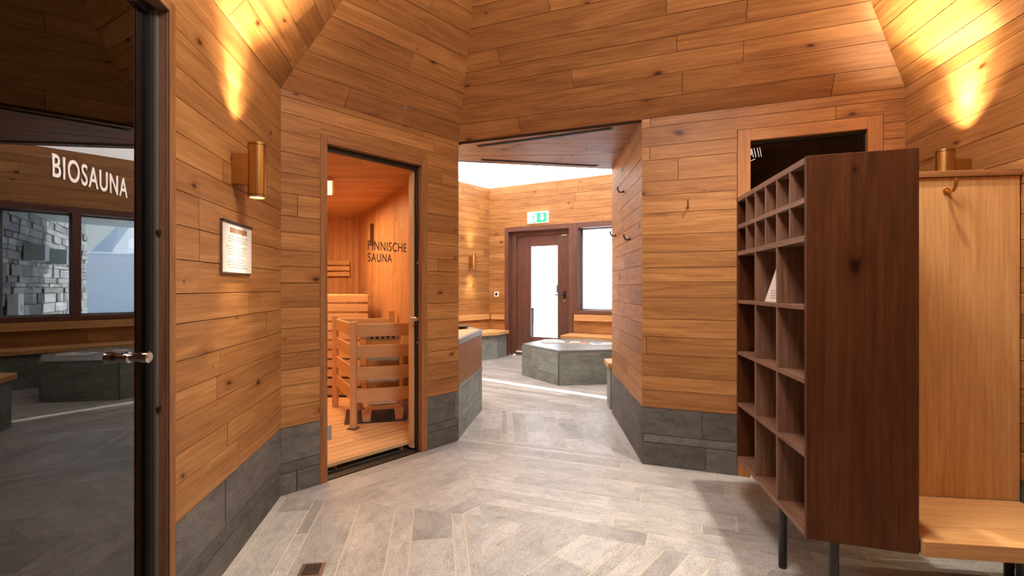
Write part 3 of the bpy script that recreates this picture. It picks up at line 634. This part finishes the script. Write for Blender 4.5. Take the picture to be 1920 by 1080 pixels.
# sauna lamp and upright sand timer
sl_ = empty('sauna_lamp', (-1.5, 4.0, SC), 'warm rectangular lamp on the sauna ceiling', 'lamp')
MB().slab([(-1.82, 4.10), (-1.525, 4.10), (-1.75, 4.74), (-2.05, 4.74)], SC-.03, SC-.001).build('housing', 'spruce_pale', sl_)
MB().slab([(-1.80, 4.12), (-1.545, 4.12), (-1.77, 4.72), (-2.03, 4.72)], SC-.036, SC-.031).build('diffuser', 'lens_panel', sl_)
tm = empty('sauna_sand_timer', tuple(fsr.p(.87, 0, 1.8)), 'narrow dark upright sand timer on the right sauna wall above the lettering', 'timer')
MB().box(fsr, .80, .87, .001, .03, 1.73, 1.95).build('back_board', 'spruce', tm, bevel=.002)
MB().box(fsr, .90, .955, .001, .035, 1.70, 1.95).build('glass_tube', 'letter_dark', tm, bevel=.002)

# ---------------------------------------------------------------- pigeonhole shelf and bench
P1, P2, P3, P4 = (1.115, 1.816), (1.248, 2.667), (1.45, 1.709), (1.60, 2.62)
def bil(s, t): return tuple((P1[i]*(1-s)+P2[i]*s)*(1-t)+(P3[i]*(1-s)+P4[i]*s)*t for i in (0, 1))
def quad(s0, s1, t0, t1): return [bil(s0, t0), bil(s1, t0), bil(s1, t1), bil(s0, t1)]
cb = empty('pigeonhole_shelf', (1.35, 2.2, 0), 'tall dark brown pigeonhole shelf on black legs', 'shelf')
def part(name, poly, z0, z1, g, mat='oak_dark', r=None): return MB().slab(poly, z0, z1, g=g, r=r).build(name, mat, cb, bevel=.0012)
part('side_panel', quad(0, .024, 0, 1), .25, 1.70, (0, 0, 1), 'oak_panel', .5); part('side_panel', quad(.976, 1, 0, 1), .25, 1.70, (0, 0, 1), 'oak_panel')  # end panels in darker brown than the shelf boards
Gf = (.13, .85, 0)
ZB = [(.25, .274), (.552, .570), (.834, .852), (1.116, 1.134), (1.378, 1.402), (1.525, 1.547), (1.674, 1.699)]
for i, (a, b) in enumerate(ZB): part('top_board' if i == 6 else 'bottom_board' if i == 0 else 'shelf_board', quad(.0245, .9755, 0, .955), a, b, Gf)
part('back_panel', quad(.0245, .9755, .956, .999), .25, 1.699, (0, 0, 1), 'oak_dark')
S0, S1 = .0245, .9755
for i in range(4):
    for k in (1, 2):
        s = S0+(S1-S0)*k/3; part('divider', quad(s-.0095, s+.0095, .003, .955), ZB[i][1], ZB[i+1][0], (0, 0, 1))
for i in (4, 5):
    for k in range(1, 6):
        s = S0+(S1-S0)*k/6; part('divider', quad(s-.0085, s+.0085, .003, .955), ZB[i][1], ZB[i+1][0], (0, 0, 1))
for x, y in ((1.163, 2.063), (1.222, 1.822), (1.50, 2.47)): MB().tube([(x, y, 0), (x, y, .25)], .0165, 20).build('leg', 'black', cb, smooth=True)
cd = empty('info_card', (1.27, 2.2, 1.134), 'small folded cream card standing in a pigeonhole', 'card')
ca, cb_ = Vector((*bil(.615, .09), 1.1345)), Vector((*bil(.47, .13), 1.1345)); ta, tb_ = ca.lerp(cb_, .72)+Vector((0, 0, .165)), cb_+Vector((0, 0, .17))
for nm, dx, lean in (('front_leaf', 0, .012), ('back_leaf', .045, -.012)):
    sh_ = Vector((dx, dx*.12, 0)); th = Vector((.0015, 0, 0)); ln = Vector((lean, 0, 0))
    MB().prism([ca+sh_, cb_+sh_, tb_+sh_+ln, ta+sh_+ln], [ca+sh_+th, cb_+sh_+th, tb_+sh_+ln+th, ta+sh_+ln+th]).build(nm, 'paper', cd)
for k in range(4):
    p = ca.lerp(cb_, .45)+Vector((-.0002+.012*(.02+k*.012)/.17, 0, .018+k*.011)); q_ = ca.lerp(cb_, .8)+Vector((-.0002+.012*(.02+k*.012)/.17, 0, .018+k*.011))
    MB().prism([p, q_, q_+Vector((0, 0, .003)), p+Vector((0, 0, .003))], [x-Vector((.0006, 0, 0)) for x in (p, q_, q_+Vector((0, 0, .003)), p+Vector((0, 0, .003)))]).build('text_line', 'ink', cd)
# bench with high back
bn = empty('changing_bench', (1.8, 1.85, 0), 'pale oak bench with a high panelled back right of the pigeonhole shelf', 'bench')
bf = Frame((1.456, 1.694), (2.072, 1.610)); bk = Frame((1.600, 2.092), (2.136, 2.019)); 
MB().prism([(1.456, 1.694, .25), (2.072, 1.610, .25), (2.13, 2.015, .25), (1.515, 2.10, .25)], [(1.456, 1.694, .305), (2.072, 1.610, .305), (2.13, 2.015, .305), (1.515, 2.10, .305)], bf.U).build('seat', 'oak_pale', bn, bevel=.002)
MB().box(bk, -.06, bk.L, -.025, 0, .305, 1.672, (0, 0, 1)).build('back_panel', 'oak_pale', bn)
MB().box(bk, -.06, bk.L, -.03, .012, 1.674, 1.70, bk.U).build('top_rail', 'oak_frame', bn, bevel=.002)
for x, y in ((1.87, 1.76), (2.05, 1.98)): MB().tube([(x, y, 0), (x, y, .25)], .0165, 20).build('leg', 'black', bn, smooth=True)

# ---------------------------------------------------------------- hooks, lamps, notice
def hook(fr, u, z, label, group=None, mat='copper', k=1.0):
    h = empty('coat_hook', tuple(fr.p(u, 0, z)), label, 'hook', group)
    MB().tube([fr.p(u, .001, z), fr.p(u, .006*k, z)], .011*k, 16).build('base', mat, h, smooth=True)
    pts = [fr.p(u, d*k, z+zz*k) for d, zz in ((.004, 0), (.018, -.006), (.032, -.004), (.042, .008), (.046, .022), (.045, .034))]
    MB().tube(pts, [.0055*k, .0055*k, .0055*k, .0055*k, .0055*k, .0058*k], 10).build('prong', mat, h, smooth=True); return h
hook(fp, .637, 2.0, 'black hook highest on the passage side wall', 'hooks on the passage wall', 'black', 1.1)
hook(fp, .24, 1.68, 'black hook lower left on the passage side wall', 'hooks on the passage wall', 'black', 1.1)
hook(fp, .928, 1.577, 'black hook lower right on the passage side wall', 'hooks on the passage wall', 'black', 1.1)
hook(fb, 1.694, 1.745, 'small copper hook alone on the back wall right of the passage')
hook(bk, .262, 1.615, 'copper hook on the high back of the changing bench', k=1.25)
def sprk(fr, u, z, label):
    s = empty('wall_sensor', tuple(fr.p(u, 0, z)), label, 'sensor')
    return s
def lamp(fr, u, z, label, e_up, e_dn, k=1.0):
    h = .242; l = empty('wall_lamp', tuple(fr.p(u, 0, z)), label, 'lamp', 'copper up and down wall lamps')
    MB().box(fr, u-.024, u+.024, .001, .068, z+.055, z+.192, (0, 0, 1)).build('bracket', 'copper', l, bevel=.002)
    d = .097; P = lambda zz: fr.p(u, d, z+zz)
    MB().tube([P(.013), P(h-.013)], .0375, 32).build('body', 'copper', l, smooth=True)
    for a, b in ((0, .010), (h-.010, h)):
        mb = MB(); mb.tube([P(a), P(b)], .0375, 32, caps=False); mb.tube([P(b), P(a)], .031, 32, caps=False)
        n = 32; 
        for zz in (a, b):
            ring_o = [P(zz)+Vector((math.cos(2*math.pi*i/n), math.sin(2*math.pi*i/n), 0))*.0375 for i in range(n)]; ring_i = [P(zz)+Vector((math.cos(2*math.pi*i/n), math.sin(2*math.pi*i/n), 0))*.031 for i in range(n)]
            mb.solid(ring_o+ring_i, [[i, (i+1) % n, n+(i+1) % n, n+i] for i in range(n)])
        mb.build('ring', 'copper', l, smooth=True)
    MB().tube([P(.005), P(.0100)], .030, 24).build('lens', 'lens', l); MB().tube([P(h-.0100), P(h-.005)], .030, 24).build('lens', 'lens', l)
    for a, b in ((.0101, .0129), (h-.0129, h-.0101)): MB().tube([P(a), P(b)], .0355, 32).build('groove', 'black', l)
    for e, zz, q, nm in ((e_up, h+.012, 1, 'wall_lamp_up_light'), (e_dn, -.012, -1, 'wall_lamp_down_light')):
        light(nm, 'SPOT', P(zz), e, WARM, (-fr.n.x*.04, -fr.n.y*.04, q), spot_size=.95, spot_blend=1, shadow_soft_size=.012)
        light(nm, 'SPOT', P(zz), e*.24, WARM, (0, 0, q), spot_size=1.7, spot_blend=1, shadow_soft_size=.012)
lamp(fl, 2.446, 1.60, 'copper cylinder wall lamp on the left wall above the notice', 170, 26)
lamp(frt, .455, 1.625, 'copper cylinder wall lamp on the right wall, showing above the bench back', 260, 26)
lamp(flw, 1.918, 1.545, 'small distant copper wall lamp in the far room', 45, 45)
nb = empty('notice', tuple(fl.p(2.467, 0, 1.27)), 'white printed notice in a clip holder under the left wall lamp', 'notice')
MB().box(fl, 2.308, 2.626, .001, .010, 1.262, 1.482).build('back_board', 'oak_dark', nb)
pg = MB().box(fl, 2.312, 2.622, .010, .0115, 1.268, 1.478).build('sheet', 'paper', nb)
MB().box(fl, 2.308, 2.626, .001, .016, 1.478, 1.488).build('clip_rail', 'black', nb)
random.seed(9)
hd = MB()
for i in range(12):
    MB().box(fl, 2.38+i*.0155, 2.394+i*.0155, .0115, .0118, 1.436+random.uniform(0, .006), 1.462).build('header_picture', random.choice(['print_a', 'print_c', 'ink', 'print_a']), pg)
tx = MB()
for r in range(13):
    z = 1.422-r*.0112; a = 2.345+random.uniform(0, .03); b = 2.59-random.uniform(0, .06)
    if r in (3, 8): continue
    u = a
    while u < b:
        u1 = min(b, u+random.uniform(.008, .025)); tx.box(fl, u, u1, .0115, .0117, z, z+.0035); u = u1+.004
tx.build('text_lines', 'ink', pg)
# small round sensor on the ceiling face above the sauna door
S2 = (fs_.n+Vector((0, 0, RISE)))/nrm; N2 = (fs_.n*RISE-Vector((0, 0, 1)))/nrm; cpt = fs_.p(.80, 0, F)+S2*.12
sn = empty('ceiling_sprinkler', tuple(cpt), 'tiny round steel sprinkler above the sauna door', 'sprinkler')
MB().tube([cpt+N2*.001, cpt+N2*.006], .014, 16).build('rosette', 'steel', sn, smooth=True); MB().tube([cpt+N2*.006, cpt+N2*.025], .005, 10).build('nozzle', 'steel', sn, smooth=True)

# ---------------------------------------------------------------- outdoors
g = MB().slab([(-60, 9.4), (-60, 150), (90, 150), (90, -10), (3.4, 6.9), (-.3, 9.0), (-2.6, 6.9), (-60, 6.9)], -.5, -.06).build('snow_ground', 'snow'); tag(g, 'snow-covered terrace and meadow outside the window', 'snow', kind='structure')
fo = Frame(tuple(fd.p(0.0, -.2, 0))[:2], tuple(fd.p(5.5, -.2, 0))[:2])
tag(MB().slab([tuple(fd.p(-.6, -.21, 0))[:2], tuple(fd.p(3.35, -.21, 0))[:2], (3.19, 10.2), tuple(fd.p(-.6, -3.2, 0))[:2]], 2.36, 2.52).build('roof_overhang', 'grey'), 'deep grey roof overhang above the window outside', 'roof', kind='structure')
S0p, S1p = (2.62, 7.42), (3.97, 13.07)
fw = Frame(S0p[::1], S1p)   # n points to +x; the stones face -x
fw = Frame(S1p, S0p)        # left to right as seen from the window: n points to -x
sw = tag(MB().box(fw, 0, fw.L, -.4, -.03, -.1, 3.3).build('wall_outside', 'grout_dark'), 'dry-stone wall outside the window', 'wall', kind='structure')
planks(sw, 'stone', 'dry', fw.p(0, 0, 0), fw.U, (0, 0, 1), fw.n, [(0, -.05), (fw.L, -.05), (fw.L, 3.28), (0, 3.28)], (.07, .1, .13, .17), (.14, .5), thick=.04, gap=.012, jit=.018, seed=300)
for u, lab in ((4.15, 'grey cube lamp on the outdoor stone wall, nearer the building'), (2.9, 'grey cube lamp on the outdoor stone wall, farther out')):
    l = empty('outdoor_lamp', tuple(fw.p(u, 0, 1.7)), lab, 'lamp', 'cube lamps on the stone wall')
    MB().box(fw, u-.12, u+.12, .02, .26, 1.62, 1.88).build('housing', 'grey', l, bevel=.004); MB().box(fw, u-.10, u+.10, .26, .263, 1.64, 1.86).build('face_plate', 'steel', l)
ds = empty('dispenser', tuple(fw.p(4.83, 0, .7)), 'white dispenser box on the outdoor stone wall', 'dispenser')
MB().box(fw, 4.72, 4.94, .02, .14, .68, 1.12).build('housing', 'white', ds, bevel=.01); MB().box(fw, 4.80, 4.86, .14, .145, .86, .96).build('emblem', 'grey', ds)
random.seed(33)
vs, fc = [], []; nx = 60
for i in range(nx+1):
    x = -60+i*2.6; hgt = 12+3*math.sin(i*.35)+3*math.sin(i*.9+1)+random.uniform(-.8, .8)
    vs += [(x, 120, -1), (x, 128+random.uniform(-1, 1), hgt*.55), (x, 138, hgt), (x, 150, -1)]
for i in range(nx):
    for k in range(3): a = i*4+k; fc.append((a, a+4, a+5, a+1))
me = bpy.data.meshes.new('mountain_range'); me.from_pydata(vs, [], fc); me.materials.append(M['rock']); me.update()
mo = bpy.data.objects.new('mountain_range', me); C.objects.link(mo); tag(mo, 'pale snowy mountain range far beyond the window', 'mountains', kind='structure')
tag(MB().slab([(-4, 19), (14, 16), (14.4, 17), (-4, 20)], -.1, 2.3).build('snow_bank', 'snow', bevel=.15), 'smooth bluish-white snow bank beyond the terrace', 'snow bank')
rl = empty('terrace_railing', (.2, 11, 0), 'dark metal railing outside, seen through the exit door glass', 'railing')
for x in (-1.4, -.9, -.4, .1, .47): MB().tube([(x, 11, -.06), (x, 11, .72)], .03, 10).build('post', 'black', rl, smooth=True)
MB().tube([(-1.43, 11, .72), (.5, 11, .72)], .025, 10).build('handrail', 'black', rl, smooth=True)
